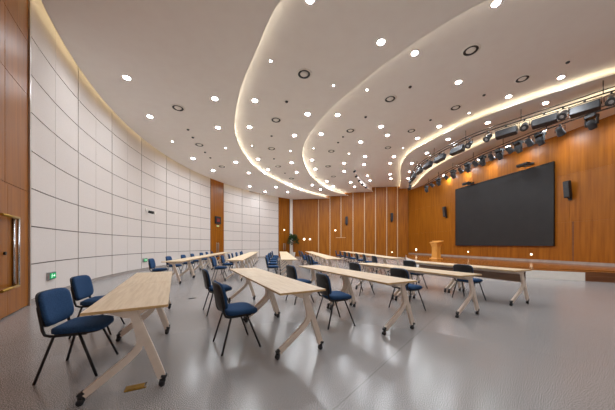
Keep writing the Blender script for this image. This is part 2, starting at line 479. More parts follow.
band('ceiling', offset(C1, .32), C2, ZT['T2'], 'second curved ceiling band')
band('ceiling', offset(C2, .32), C3, ZT['T3'], 'third curved ceiling band')
band('ceiling', offset(C3, .10), offset(C4, -SET), ZT['T4'], 'highest curved ceiling band before the stage')
band('ceiling', C4, offset(C5, -SET), ZT['S1'], 'lowered ceiling strip in front of the stage lights')
band('ceiling', C5, STAGEW, ZT['S2'], 'lowered ceiling strip along the screen wall')
# cove edges: a small upstand on the lower band, a riser set back, a hidden light strip
def cove(i, C, back, z0, z1, led, rng=None, lip=.07):
    """back: signed offset from the lip to the riser"""
    mb = MB()
    s = 1 if back > 0 else -1
    ribbon(C, z0, z0 + lip, 1 if led else 0, mb, thick=s * .012)
    R = offset(C, back)
    vs = []; fs = []
    for p, q, c in zip(R, R, C): vs += [(*p, z0 + .004), (*p, z1), (*c, z0 + .005)]
    for k in range(len(R) - 1):
        a = 3 * k; b = a + 3
        fs += [(a, b, b + 1, a + 1), (a, a + 2, b + 2, b)]
    mb.add(vs, fs)
    o = struct(mb.build('trim_%d' % i, [M_CEIL, M_LIP], fix=False), 'curved edge of a ceiling band with a light cove')
    if led:
        lo, hi = rng or (0, len(C))
        A = offset(C, back * .42)[lo:hi]; B = offset(C, back * .58)[lo:hi]
        vs = []; fs = []
        for p, q in zip(A, B): vs += [(*p, z0 + .03), (*q, z0 + .03)]
        for k in range(len(A) - 1): fs.append((2 * k, 2 * k + 1, 2 * k + 3, 2 * k + 2))
        MB().add(vs, fs).build('light_strip', led, o, fix=False)
cove(4, C1, .32, ZT['T1'], ZT['T2'], E_COVE)
cove(5, C2, .32, ZT['T2'], ZT['T3'], E_COVE)
cove(6, C3, .10, ZT['T3'], ZT['T4'], None)
cove(7, C4, -SET, ZT['S1'], ZT['T4'], E_COVEW)
cove(8, C5, -SET, ZT['S2'], ZT['S1'], E_COVEW)
# the gap along the panel wall: top cap, upstand and light strip
mb = MB(); ribbon(WALLEDGE, ZT['T1'], ZT['T1'] + .07, 1, mb, thick=-.012)
W2 = resample([arc(t, RW + .05) for t in [127.2 + i * (297.0 - 127.2) / 120 for i in range(121)]], 90)
W3 = resample([arc(t, RW - 1.0) for t in [127.2 + i * (297.0 - 127.2) / 120 for i in range(121)]], 90)
vs = []; fs = []
for p, q in zip(W2, W3): vs += [(*p, 7.22), (*q, 7.22), (*q, ZT['T1'])]
for k in range(89):
    a = 3 * k; fs += [(a, a + 1, a + 4, a + 3), (a + 1, a + 2, a + 5, a + 4)]
mb.add(vs, fs)
wc = struct(mb.build('trim_9', [M_CEIL, M_LIP], fix=False), 'ceiling edge with a warm light cove above the panel wall')
A = resample([arc(t, RW - .38) for t in [127.2 + i * (297.0 - 127.2) / 120 for i in range(121)]], 90)
B = resample([arc(t, RW - .44) for t in [127.2 + i * (297.0 - 127.2) / 120 for i in range(121)]], 90)
vs = []; fs = []
for p, q in zip(A, B): vs += [(*p, ZT['T1'] + .04), (*q, ZT['T1'] + .04)]
for k in range(89): fs.append((2 * k, 2 * k + 1, 2 * k + 3, 2 * k + 2))
MB().add(vs, fs).build('light_strip', E_WALLC, wc, fix=False)
# slab over everything
struct(MB().box((4, 13, ZTOP + .05), (36, 40, .1)).build('ceiling', M_CEIL), 'structural slab above the ceiling bands')

# ------------------------------------------------------------------ ceiling fittings
LIGHTS = {
  'T1': [(-5.75, 7.64), (-6.53, 9.95), (-3.37, 8.73), (-4.06, 10.88), (-7.04, 14.76), (-6.74, 17.12), (-4.6, 15.43), (-4.33, 17.69), (-5.24, 21.76), (-2.9, 22.06), (-4.25, 24.0), (-1.96, 24.09)],
  'T2': [(0.06, 5.44), (2.02, 6.59), (-2.03, 9.26), (-2.74, 11.34), (0.0, 10.22), (-0.66, 12.2), (-3.21, 15.57), (-2.92, 17.75), (-1.09, 16.23), (-0.83, 18.36), (-1.57, 21.96), (-0.68, 23.87), (0.45, 22.29), (1.3, 24.09)],
  'T3': [(4.62, 5.88), (3.31, 7.41), (5.49, 8.73), (1.37, 10.93), (0.72, 12.81), (3.67, 12.0), (3.06, 13.8), (0.31, 16.72), (0.62, 18.69), (2.65, 17.39), (2.93, 19.27), (1.79, 22.31), (2.61, 24.2), (4.06, 22.67), (4.78, 24.37)],
  'T4': [(7.27, 7.89), (9.71, 9.2), (8.7, 10.38), (7.12, 12.99), (6.62, 14.44), (4.68, 14.05), (6.27, 17.45), (6.51, 18.88), (4.18, 17.39), (4.5, 19.11), (5.56, 22.27), (6.2, 23.82), (7.49, 21.8), (8.07, 23.21)],
  'S1': [(10.36, 10.44), (9.1, 12.12), (8.22, 14.01), (8.01, 16.09), (7.9, 18.15), (8.6, 20.24), (9.3, 22.21)],
  'S2': [(12.45, 10.58), (12.23, 12.42), (12.05, 14.42), (11.87, 16.6), (11.71, 18.55), (11.6, 20.4)],
}
PINS = {
  'T1': [(-6.94, 12.32), (-4.48, 13.16)], 'T2': [(-1.11, 7.26), (0.91, 8.38), (-3.11, 13.44), (-1.01, 14.21)],
  'T3': [(2.27, 9.15), (0.36, 14.69), (2.68, 15.52)], 'T4': [(7.85, 11.67), (6.32, 15.89)],
}
VENTS = {
  'T1': [(-5.02, 9.3), (-5.73, 12.71), (-5.79, 16.25)],
  'T2': [(-0.11, 7.81), (-1.4, 10.67), (-2.07, 13.83), (-2.08, 16.95), (-1.34, 20.06)],
  'T3': [(4.96, 7.29), (3.34, 9.71), (2.21, 12.39), (1.5, 15.1), (1.54, 18.01), (2.24, 20.7)],
  'T4': [(8.29, 9.26), (6.91, 11.2), (4.89, 11.24), (5.83, 13.46), (5.3, 15.8)],
}
DOTS = {
  'T1': [(-5.49, 11.03), (-5.65, 11.83), (-5.86, 13.73), (-5.9, 14.59)],
  'T2': [(-0.81, 9.3), (-1.83, 12.22), (-2.16, 15.45), (-1.74, 18.54)],
  'T3': [(2.68, 11.07), (3.83, 8.96), (1.94, 13.1), (1.76, 13.82)],
  'T4': [(9.12, 8.41), (7.54, 10.25), (6.3, 12.29)],
}
BANDNAME = {'T1': 'outer ceiling band along the panelled wall', 'T2': 'second ceiling band from the left',
            'T3': 'third ceiling band from the left', 'T4': 'fourth ceiling band from the left',
            'S1': 'narrow ceiling strip before the stage lights', 'S2': 'ceiling strip above the screen wall'}
def make_downlight():
    r = empty('ceiling_light')
    MB().lathe([(.094, -.004), (.125, -.006), (.13, 0), (.094, 0)], n=20, cap=False).build('trim_ring', M_WHITE, r)
    MB().lathe([(.092, -.005), (.06, -.009), (.0001, -.010)], n=18, cap=False, smooth=False).build('diffuser', E_LAMP, r)
    return r
def make_pin():
    r = empty('pin_spotlight')
    MB().lathe([(.04, 0), (.065, 0), (.065, -.01), (.042, -.014), (.04, 0)], n=14, cap=False).build('trim_ring', M_WHITE, r)
    MB().lathe([(.041, -.003), (.0001, -.005)], n=10, cap=False, smooth=False).build('bulb', E_PIN, r)
    return r
def make_vent():
    r = empty('ceiling_nozzle')
    MB().lathe([(.20, 0), (.25, 0), (.25, -.012), (.20, -.018)], n=24, cap=False).build('rim', M_WHITE, r)
    MB().lathe([(.205, -.012), (.19, -.03), (.13, -.012), (.12, -.004)], n=24, cap=False).build('ring', M_BLACK, r)
    MB().lathe([(.135, -.006), (.10, -.035), (.001, -.04)], n=20, cap=False).build('cone', M_WHITE, r)
    return r
def make_dot():
    r = empty('smoke_detector')
    MB().lathe([(.055, 0), (.06, -.02), (.045, -.05), (.001, -.055)], n=14, cap=False).build('body', M_DEVICE, r)
    MB().lathe([(.07, 0), (.075, -.006), (.055, -.008)], n=14, cap=False).build('base_ring', M_WHITE, r)
    return r
for proto, data, cat, word, grp in (
        (make_downlight(), LIGHTS, 'light', 'round white recessed downlight', 'recessed downlights in the ceiling'),
        (make_pin(), PINS, 'light', 'small bright pin spotlight', 'pin spotlights in the ceiling'),
        (make_vent(), VENTS, 'vent', 'round black-ringed ceiling nozzle', 'black-ringed nozzles in the ceiling'),
        (make_dot(), DOTS, 'detector', 'small dark ceiling detector', 'dark detectors in the ceiling')):
    P = Proto(proto)
    for k, pts in data.items():
        for i, (x, y) in enumerate(sorted(pts, key=lambda p: math.hypot(*p))):
            o = P.put((x, y, ZT[k] - .001))
            tag(o, '%s, %s %s, %s' % (word, ORD[i], 'from the camera' if i else 'the camera', BANDNAME[k]), cat, grp)
    if cat == 'light' and data is LIGHTS:
        for (x, y, k) in ((5.5, .4, 'T1'), (3.4, 3.4, 'T2'), (6.8, 2.8, 'T2'),
                          (7.6, 5.2, 'T3'), (11, 4.9, 'T3'), (12.2, 6.9, 'T4')):
            o = P.put((x, y, ZT[k] - .001))
            tag(o, 'recessed downlight overhead, outside the picture', 'light', 'downlights overhead outside the view')

# the lamps of the strip above the screen wall throw a narrower beam down the wood
for i, (x, y) in enumerate(LIGHTS['S2']):
    L = bpy.data.lights.new('beam_lamp', 'SPOT'); L.energy = 150; L.spot_size = 1.0; L.spot_blend = .9; L.shadow_soft_size = .05; L.color = (1, .95, .88)
    lo = bpy.data.objects.new('beam_lamp', L); COL.objects.link(lo); lo.location = (x, y, ZT['S2'] - .03); lo.rotation_euler = (0, -.95, 0)
# small spot lamps sitting in the unlit recess at the far end of the third band
cs = empty('recess_spotlight')
MB().lathe([(.07, -.12), (.085, -.1), (.085, .1), (.05, .12)], n=12, axis='y').build('can', M_BLACK, cs)
MB().box((0, 0, .12), (.04, .04, .14)).build('bracket', M_BLACK, cs)
P = Proto(cs)
for i, (x, y) in enumerate([(3.78, 19.2), (4.2, 20.6), (4.75, 22.0), (5.35, 23.4), (6.0, 24.5)]):
    o = P.put((x - .02, y, ZT['T3'] - .03), .4)
    tag(o, 'small black spotlight in the ceiling recess, %s %s of five' % (ORD[i], 'the camera' if i == 0 else 'from the camera'), 'spotlight', 'black spotlights in the recess')

# ------------------------------------------------------------------ stage lighting on two curved pipes
PIPE1 = catmull([(9.81, 23.2), (8.5, 19.6), (8.0, 17.3), (8.1, 14.8), (8.55, 12.9), (9.0, 11.95), (9.5, 11.2), (10.23, 10.21), (10.75, 9.5), (11.3, 8.77), (12.6, 7.6)], 60)
PIPE2 = catmull([(10.9, 22.4), (10.62, 20.0), (10.5, 17.5), (10.6, 14.9), (10.85, 13.2), (11.1, 11.9), (11.4, 10.9), (11.8, 9.9), (12.4, 8.9), (13.1, 8.0)], 60)
def pipe(P, z, ztop, label):
    r = empty('lighting_pipe', (P[30].x, P[30].y, z)); o = Vector((P[30].x, P[30].y, 0))
    MB().tube([(p.x - o.x, p.y - o.y, 0) for p in P], .03, 8).build('bar', M_BLACK, r)
    MB().tube([(p.x - o.x, p.y - o.y, .14) for p in P], .022, 8).build('cable_tray', M_BLACK, r)
    for i in range(4, 60, 8):
        p = P[i]; MB().tube([(p.x - o.x, p.y - o.y, 0), (p.x - o.x, p.y - o.y, ztop - z)], .014, 6).build('hanger', M_BLACK, r)
    return tag(r, label, 'lighting pipe')
pipe(PIPE1, 7.0, ZT['S1'], 'curved black pipe carrying the upper front row of stage lights')
pipe(PIPE2, 6.78, ZT['S2'], 'curved black pipe carrying the rear row of stage lights by the wall')

def make_panel_light():
    r = empty('stage_panel_light')                       # hangs from z = 0; faces +x
    R = Matrix.Rotation(.30, 3, 'Y')
    MB().box((.02, 0, -.34), (.26, .80, .34), 0, R, .025).build('housing', M_DEVICE, r)
    MB().box((.142, 0, -.397), (.015, .74, .29), 0, R, .004).build('lens_panel', M_DEVICE, r)
    MB().tube([(0, -.42, -.34), (0, -.43, -.09), (0, 0, -.075), (0, .43, -.09), (0, .42, -.34)], .014, 6).build('yoke', M_BLACK, r)
    MB().box((0, 0, -.03), (.07, .07, .10), 0, None, .01).build('clamp', M_BLACK, r)
    return r
def make_par():
    r = empty('stage_par_light')
    mb = MB().lathe([(.08, -.2), (.11, -.16), (.12, 0), (.15, .16), (.155, .18), (.13, .175)], n=16, axis='x')
    R = Matrix.Rotation(.75, 4, 'Y'); mb.v = [tuple(R @ Vector(v) + Vector((0, 0, -.3))) for v in mb.v]
    mb.build('can', M_DEVICE, r)
    ml = MB().lathe([(.135, .165), (.001, .185)], n=16, axis='x', cap=False); ml.v = [tuple(R @ Vector(v) + Vector((0, 0, -.3))) for v in ml.v]
    ml.build('lens', M_LENS, r)
    MB().tube([(0, -.17, -.3), (0, -.175, -.1), (0, 0, -.07), (0, .175, -.1), (0, .17, -.3)], .014, 6).build('yoke', M_BLACK, r)
    MB().box((0, 0, -.03), (.06, .06, .09), 0, None, .01).build('clamp', M_BLACK, r)
    return r
def make_mover():
    r = empty('moving_head_light')
    MB().box((0, 0, -.12), (.3, .34, .13), 0, None, .02).build('base', M_BLACK, r)
    for s in (-.17, .17): MB().box((0, s, -.32), (.12, .05, .34), 0, None, .015).build('arm', M_BLACK, r)
    mb = MB().lathe([(.06, -.19), (.12, -.16), (.14, 0), (.13, .12), (.12, .2), (.10, .21)], n=16, axis='x')
    R = Matrix.Rotation(1.0, 4, 'Y'); f = lambda v: tuple(R @ Vector(v) + Vector((0, 0, -.43)))
    mb.v = [f(v) for v in mb.v]; mb.build('head', M_DEVICE, r)
    ml = MB().lathe([(.10, .212), (.001, .225)], n=16, axis='x', cap=False); ml.v = [f(v) for v in ml.v]; ml.build('lens', M_LENS, r)
    MB().box((0, 0, -.03), (.08, .2, .07), 0, None, .01).build('clamp', M_BLACK, r)
    return r
PL, PP, PM = Proto(make_panel_light()), Proto(make_par()), Proto(make_mover())
def on_pipe(P, y):
    for a, b in zip(P[:-1], P[1:]):
        if (a.y - y) * (b.y - y) <= 0:
            t = (y - a.y) / (b.y - a.y); p = a.lerp(b, t); d = (b - a).normalized(); return p, d
    return P[0], (P[1] - P[0]).normalized()
front = [(22.2, 'p'), (20.2, 'r'), (18.6, 'p'), (17.2, 'p'), (16.0, 'p'), (14.75, 'p'), (13.45, 'p'), (12.75, 'r'), (11.95, 'r'), (11.35, 'p'), (10.82, 'r'), (10.3, 'p'), (9.85, 'r'), (9.38, 'p'), (8.86, 'r')]
front = sorted(front)
cnt = {'p': 0, 'r': 0}
for y, k in front:
    p, d = on_pipe(PIPE1, y)
    ang = math.atan2(-d.x, d.y) if d.y > 0 else math.atan2(d.x, -d.y)
    o = (PL if k == 'p' else PP).put((p.x, p.y, 6.985), ang if k == 'p' else ang + PI + random.uniform(-.3, .3))
    i = cnt[k]; cnt[k] += 1
    if k == 'p': tag(o, 'wide dark panel stage light, %s %s on the upper front pipe' % (ORD[i], 'the camera' if i == 0 else 'from the camera'), 'stage light', 'panel lights on the front pipe')
    else: tag(o, 'round black can stage light, %s %s on the upper front pipe' % (ORD[i], 'the camera' if i == 0 else 'from the camera'), 'stage light', 'can lights on the front pipe')
rear = [(21.9, 'm'), (20.6, 'r'), (19.4, 'm'), (18.2, 'r'), (17.3, 'm'), (16.5, 'r'), (15.8, 'm'), (15.15, 'r'), (14.6, 'm'), (14.0, 'r'), (13.5, 'm'), (12.95, 'r'), (12.5, 'm'), (12.0, 'r'), (11.55, 'm'), (10.85, 'r'), (9.95, 'm')]
cnt = {'m': 0, 'r': 0}
for y, k in sorted(rear):
    p, d = on_pipe(PIPE2, y)
    ang = math.atan2(-d.x, d.y) if d.y > 0 else math.atan2(d.x, -d.y)
    o = (PM if k == 'm' else PP).put((p.x, p.y, 6.765), ang + random.uniform(-.25, .25))
    i = cnt[k]; cnt[k] += 1
    nm = 'black moving head stage light with two arms' if k == 'm' else 'small black can stage light'
    tag(o, '%s, %s %s on the rear pipe' % (nm, ORD[i], 'the camera' if i == 0 else 'from the camera'), 'stage light', 'moving heads on the rear pipe' if k == 'm' else 'can lights on the rear pipe')

# ------------------------------------------------------------------ screen, lectern, wall fittings
ya, yb = 19.68, 13.06
sc_root = empty('projection_screen', (*(sw((ya + yb) / 2) + sn * .02), 1.28), math.atan2(sn.y, sn.x))
WS = (sw(ya) - sw(yb)).length; HS = 5.88 - 1.28
MB().box((.05, 0, HS / 2), (.07, WS - .08, HS - .08)).build('screen', M_SCREEN, sc_root)
fm = MB()
for z in (.02, HS - .02): fm.box((.055, 0, z), (.10, WS, .04))
for s in (-1, 1): fm.box((.055, s * (WS / 2 - .02), HS / 2), (.10, .04, HS))
fm.build('frame', M_BLACK, sc_root)
tag(sc_root, 'huge dark grey LED screen on the wood stage wall', 'screen')
def box_fixture(y, z, label):
    r = empty('wall_spotlight_bar', (*(sw(y) + sn * .01), z), math.atan2(sn.y, sn.x))
    MB().box((.42, 0, 0), (.26, .62, .15), 0, None, .02).build('housing', M_BLACK, r)
    for s in (-.2, .2): MB().box((.16, s, .03), (.34, .04, .05)).build('arm', M_BLACK, r)
    MB().box((.02, 0, .03), (.03, .56, .14)).build('wall_plate', M_BLACK, r)
    return tag(r, label, 'light', 'bar lights above the screen')
box_fixture(18.3, 6.0, 'black bar fixture above the far top corner of the dark screen')
box_fixture(14.35, 6.1, 'wide black bar fixture above the near half of the dark screen')

def wall_speaker(pos, rz, z, label):
    r = empty('wall_speaker', (*pos, z), rz)
    MB().box((.20, 0, 0), (.20, .26, .86), 0, Matrix.Rotation(.1, 3, 'Y'), .03).build('cabinet', M_PLASTIC, r)
    MB().box((.305, 0, -.0), (.012, .22, .78), 0, Matrix.Rotation(.1, 3, 'Y'), .004).build('grille', M_DEVICE, r)
    MB().tube([(0, 0, -.48), (.15, 0, -.48), (.19, 0, -.40)], .02, 6).build('bracket', M_BLACK, r)
    MB().box((.012, 0, -.46), (.025, .14, .2)).build('wall_plate', M_BLACK, r)
    return tag(r, label, 'speaker', 'black wall speakers')
frz = math.atan2(fn.y, fn.x); srz = math.atan2(sn.y, sn.x)
wall_speaker(far_at_px(346.5) + fn * .01, frz, 4.1, 'black wall speaker on the far wood wall, the left one')
wall_speaker(far_at_px(391.5) + fn * .01, frz, 4.4, 'black wall speaker on the far wood wall, the right one')
wall_speaker(sw(20.75), srz, 4.2, 'black wall speaker on the stage wall left of the screen')
wall_speaker(sw(12.42), srz, 4.2, 'black wall speaker on the stage wall right of the screen')

# lectern on the stage
lx, ly = 8.95, 16.7
le = empty('lectern', (lx, ly, ST_Z), math.atan2(-.25, -1))
bd = MB()
prof = [(.27, 0), (.27, .05), (.22, .10), (.20, .55), (.21, .85), (.26, 1.05), (.30, 1.12)]
vs = []; fs = []
for (h, z) in prof:
    for (a, b) in ((-1, -1), (1, -1), (1, 1), (-1, 1)): vs.append((a * h * .8, b * h * 1.1, z))
for i in range(len(prof) - 1):
    for k in range(4): k2 = (k + 1) % 4; fs.append((i * 4 + k, i * 4 + k2, i * 4 + 4 + k2, i * 4 + 4 + k))
fs += [(3, 2, 1, 0), tuple(range(24, 28))]
bd.add(vs, fs).build('pedestal', M_LECT, le)
MB().box((-.02, 0, 1.2), (.52, .78, .05), 0, Matrix.Rotation(.22, 3, 'Y'), .015).build('reading_desk', M_LECT, le)
MB().box((.02, 0, 1.27), (.03, .74, .04), 0, Matrix.Rotation(.22, 3, 'Y')).build('ledge', M_LECT, le)
MB().box((0, 0, .03), (.5, .68, .06), 0, None, .01).build('plinth', M_LECT, le)
tag(le, 'pale wooden lectern standing on the stage left of the screen', 'lectern')

# low round lights on the wood walls
def step_light(pos, rz, z, label, r=.06):
    o = empty('wall_light', (*pos, z), rz)
    MB().lathe([(r * 1.25, 0), (r * 1.25, .02), (r, .03)], n=14, axis='x').build('ring', M_GLOSSW, o)
    MB().lathe([(r * .98, .032), (.001, .04)], n=14, axis='x', cap=False).build('lens', E_STEP, o)
    return tag(o, label, 'light', 'small round lights low on the walls')
step_light(sw(24.8) + sn * .001, srz, .85, 'small round wall light left of the lectern near the stage corner', .12)
step_light(sw(18.55) + sn * .001, srz, .80, 'small round wall light below the left end of the screen')
step_light(sw(14.2) + sn * .001, srz, .78, 'small round wall light below the right end of the screen')
step_light(far_at_px(392) + fn * .001, frz, .55, 'small round wall light low on the far wall by the stage corner')
step_light(far_at_px(304.2) + fn * .001, frz, 2.0, 'bright round wall light on the far wall beside the potted plant', .12)
step_light(far_at_px(310.0) + fn * .001, frz, 2.0, 'bright round wall light on the far wall, second from the potted plant', .1)
step_light(far_at_px(335.4) + fn * .001, frz, 3.0, 'bright round wall light above the flush door in the far wall', .09)
q = arc(131.2, RW - .02); step_light(q, (131.2 + 180) * D2R, 3.05, 'small round light above the far door in the curved wall', .08)

# clock display and the little sign under it, on the door in the curved wall
q = arc(160.2, RW - .02); rz = (160.2 + 180) * D2R
o = empty('clock_display', (*q, 3.42), rz)
MB().box((.06, 0, 0), (.10, .66, .62), 0, None, .02).build('case', M_PLASTIC, o)
MB().box((.113, 0, .0), (.006, .46, .40)).build('screen', M_SCREEN, o)
dg = MB()
for row, n, w in ((.10, 3, .08), (-.01, 2, .13), (-.11, 3, .07)):
    for i in range(n): dg.box((.118, (i - (n - 1) / 2) * (w + .045), row), (.004, w, .06))
dg.build('red_readout', E_RED, o)
tag(o, 'square black display with red readout on the wood door panel', 'display')
o = empty('door_sign', (*q, 2.93), rz)
MB().box((.03, 0, 0), (.05, .3, .14), 0, None, .01).build('case', M_SIGNB, o)
MB().box((.058, 0, 0), (.006, .26, .10)).build('face', emit_mat('sign_yellow', (.75, .8, .25), .8), o)
tag(o, 'small yellow lit sign under the black display on the door', 'sign')

# exit signs low on the panel wall
def exit_sign(th, z, label):
    o = empty('exit_sign', (*arc(th, RW - .002), z), (th + 180) * D2R)
    MB().box((.03, 0, 0), (.06, .36, .19), 0, None, .008).build('case', M_SIGNB, o)
    MB().box((.061, 0, 0), (.006, .34, .17)).build('rim', M_BLACK, o)
    MB().box((.064, 0, 0), (.006, .31, .14)).build('face', E_GREEN, o)
    g = MB(); x = .0695
    def q(pts): g.add([(x, a, b) for a, b in pts], [tuple(range(len(pts)))])
    # running figure
    q([(-.065 + .014 * math.cos(k * PI / 5), .045 + .014 * math.sin(k * PI / 5)) for k in range(10)])
    q([(-.075, .03), (-.055, .03), (-.06, -.01), (-.08, -.01)])
    q([(-.055, .03), (-.025, .01), (-.030, .0), (-.058, .018)]); q([(-.075, .03), (-.10, .012), (-.095, .003), (-.072, .018)])
    q([(-.06, -.01), (-.035, -.025), (-.045, -.055), (-.055, -.052), (-.048, -.03), (-.075, -.012)])
    q([(-.08, -.01), (-.07, -.01), (-.082, -.035), (-.11, -.05), (-.114, -.042), (-.092, -.03)])
    # arrow
    q([(.0, .012), (.07, .012), (.07, -.012), (.0, -.012)]); q([(.06, .04), (.11, 0), (.06, -.04)])
    g.build('pictogram', E_EXITW, o, fix=False)
    return tag(o, label, 'sign', 'green exit signs on the panel wall')
exit_sign(207.9, .54, 'green lit exit sign behind the nearest blue chair, left wall')
exit_sign(185.7, .54, 'green lit exit sign on the panel wall beyond the first tables')
exit_sign(166.5, .60, 'green lit exit sign on the panel wall just before the wood door')

# wall camera
o = empty('wall_camera', (*arc(185.2, RW - .002), 3.2), (185.2 + 180) * D2R)
MB().box((.02, 0, 0), (.04, .16, .16), 0, None, .01).build('wall_plate', M_WHITE, o)
MB().tube([(.03, 0, 0), (.14, .02, .0), (.2, .04, -.03)], .02, 6).build('arm', M_WHITE, o)
MB().tube([(.10, .05, -.09), (.38, .12, -.15)], [.07, .075], 12).build('body', M_BLACK, o)
MB().tube([(.36, .115, -.145), (.42, .13, -.158)], [.085, .085], 12).build('hood', M_WHITE, o)
tag(o, 'small black and white camera on the cream panel wall', 'camera')

# brass floor box, dark floor box
def floor_box(loc, rz, mat, label):
    o = empty('floor_outlet', loc, rz)
    MB().box((0, 0, .004), (.17, .095, .008), 0, None, .003).build('frame', mat, o)
    MB().box((0, 0, .009), (.13, .065, .004), 0, None, .001).build('lid', mat, o)
    MB().box((.076, 0, .011), (.016, .08, .006), 0, None, .001).build('latch', M_CHROME, o)
    return tag(o, label, 'floor outlet')
floor_box((-1.60, 2.24, 0), .45, M_BRASS, 'brass floor outlet box between the feet of the nearest table')
floor_box((-2.88, 6.0, 0), .45, M_DEVICE, 'dark floor outlet in the open aisle left of the second row')

# potted plant in the far corner
o = empty('potted_plant', (-1.62, 26.9, 0))
MB().lathe([(.16, 0), (.2, .02), (.26, .5), (.27, .52), (.24, .52), (.22, .46)], n=18).build('pot', M_WHITE, o)
MB().tube([(0, 0, .4), (.03, .02, 1.0), (-.02, 0, 1.7)], .03, 7).build('stem', M_WOODD, o)
lf = MB()
for k in range(420):
    a = random.uniform(0, 2 * PI); el = random.uniform(-.5, 1.3); R = .56 * random.uniform(.5, 1)
    c = Vector((math.cos(a) * math.cos(el) * R, math.sin(a) * math.cos(el) * R, 1.75 + math.sin(el) * R * 1.3))
    d = (c - Vector((0, 0, 1.5))).normalized() + Vector((random.uniform(-.4, .4), random.uniform(-.4, .4), random.uniform(-.6, .1)))
    d.normalize(); s = d.cross(Vector((0, 0, 1))).normalized(); L = random.uniform(.2, .34); w = .06; up = s.cross(d)
    lf.add([c, c + d * L * .5 + s * w + up * .02, c + d * L - up * .03, c + d * L * .5 - s * w + up * .02], [(0, 1, 2), (0, 2, 3)])
lf.build('foliage', M_LEAF, o, fix=False)
tag(o, 'dark green potted plant by the white pillar in the far corner', 'plant')

# ------------------------------------------------------------------ chair
def cushion(w, d, t, curve=0, n=10, crown=.012):
    """rounded pad w (y) by d (x), thickness t, corners rounded; curve bends it about x"""
    def sup(u, v, e=4.2):
        m = (abs(u) ** e + abs(v) ** e) ** (1 / e); k = max(abs(u), abs(v))
        return (u * k / m, v * k / m) if m > 1e-6 else (0, 0)
    vs = []; fs = []; N = n + 1
    for side in (1, -1):
        for i in range(N):
            for j in range(N):
                u = -1 + 2 * i / n; v = -1 + 2 * j / n
                uu, vv = sup(u, v)
                rim = max(abs(u), abs(v)); inset = 1 - .05 * (rim ** 8) * 1.2
                h = t / 2 * (1 - .45 * rim ** 6) + crown * (1 - rim ** 2) * (1 if side == 1 else 0)
                x = uu * d / 2 * (inset if rim > .99 else 1); y = vv * w / 2 * (inset if rim > .99 else 1)
                vs.append((x, y, side * h + curve * vv * vv))
    o = N * N
    for i in range(n):
        for j in range(n):
            a = i * N + j
            fs.append((a, a + N, a + N + 1, a + 1)); fs.append((o + a, o + a + 1, o + a + N + 1, o + a + N))
    ring = [i * N for i in range(n)] + [n * N + j for j in range(n)] + [i * N + n for i in range(n, 0, -1)] + [j for j in range(n, 0, -1)]
    for k in range(len(ring)):
        a = ring[k]; b = ring[(k + 1) % len(ring)]; fs.append((a, o + a, o + b, b))
    return vs, fs
def make_chair():
    r = empty('padded_chair')                            # faces +x, origin on the floor
    vs, fs = cushion(.50, .45, .07, curve=.006)
    vs = [(x + .02, y, z + .452 - .02 * (max(0, x - .05) / .17) ** 2 * .8) for x, y, z in vs]
    MB().add(vs, fs, 0, True).build('seat', M_FABRIC, r)
    vs, fs = cushion(.45, .42, .03, curve=.004)
    MB().add([(x + .02, y, z + .418) for x, y, z in vs], fs, 0, True).build('seat_pan', M_PLASTIC, r)
    tilt = Matrix.Rotation(-.20, 3, 'Y')
    def place(v, off):
        # pad local x -> up, local z -> forward
        x, y, z = v
        q = tilt @ Vector((z + off, y, x)); return (q.x - .245, q.y, q.z + .662)
    vs, fs = cushion(.485, .365, .05, curve=.035, crown=.01)
    MB().add([place(v, .0) for v in vs], fs, 0, True).build('backrest', M_FABRIC, r)
    vs, fs = cushion(.495, .375, .024, curve=.035, crown=0)
    MB().add([place(v, -.026) for v in vs], fs, 0, True).build('back_shell', M_PLASTIC, r)
    for s in (-1, 1):
        MB().tube([(-.135, s * .205, .425), (-.195, s * .23, .22), (-.26, s * .255, .0)], .0135, 8, r2=.012).build('leg', M_BLACK, r)
        MB().tube([(.06, s * .205, .425), (.14, s * .23, .22), (.225, s * .255, .0)], .0135, 8, r2=.012).build('leg', M_BLACK, r)
        MB().tube([(.12, s * .195, .412), (-.06, s * .20, .412), (-.165, s * .205, .415), (-.205, s * .208, .432), (-.222, s * .208, .475), (-.243, s * .206, .60), (-.262, s * .20, .70)], .0135, 8).build('back_post', M_BLACK, r)
    for x in (-.13, .06):
        MB().tube([(x, -.2, .408), (x, .2, .408)], .011, 7).build('crossbar', M_BLACK, r)
    return r
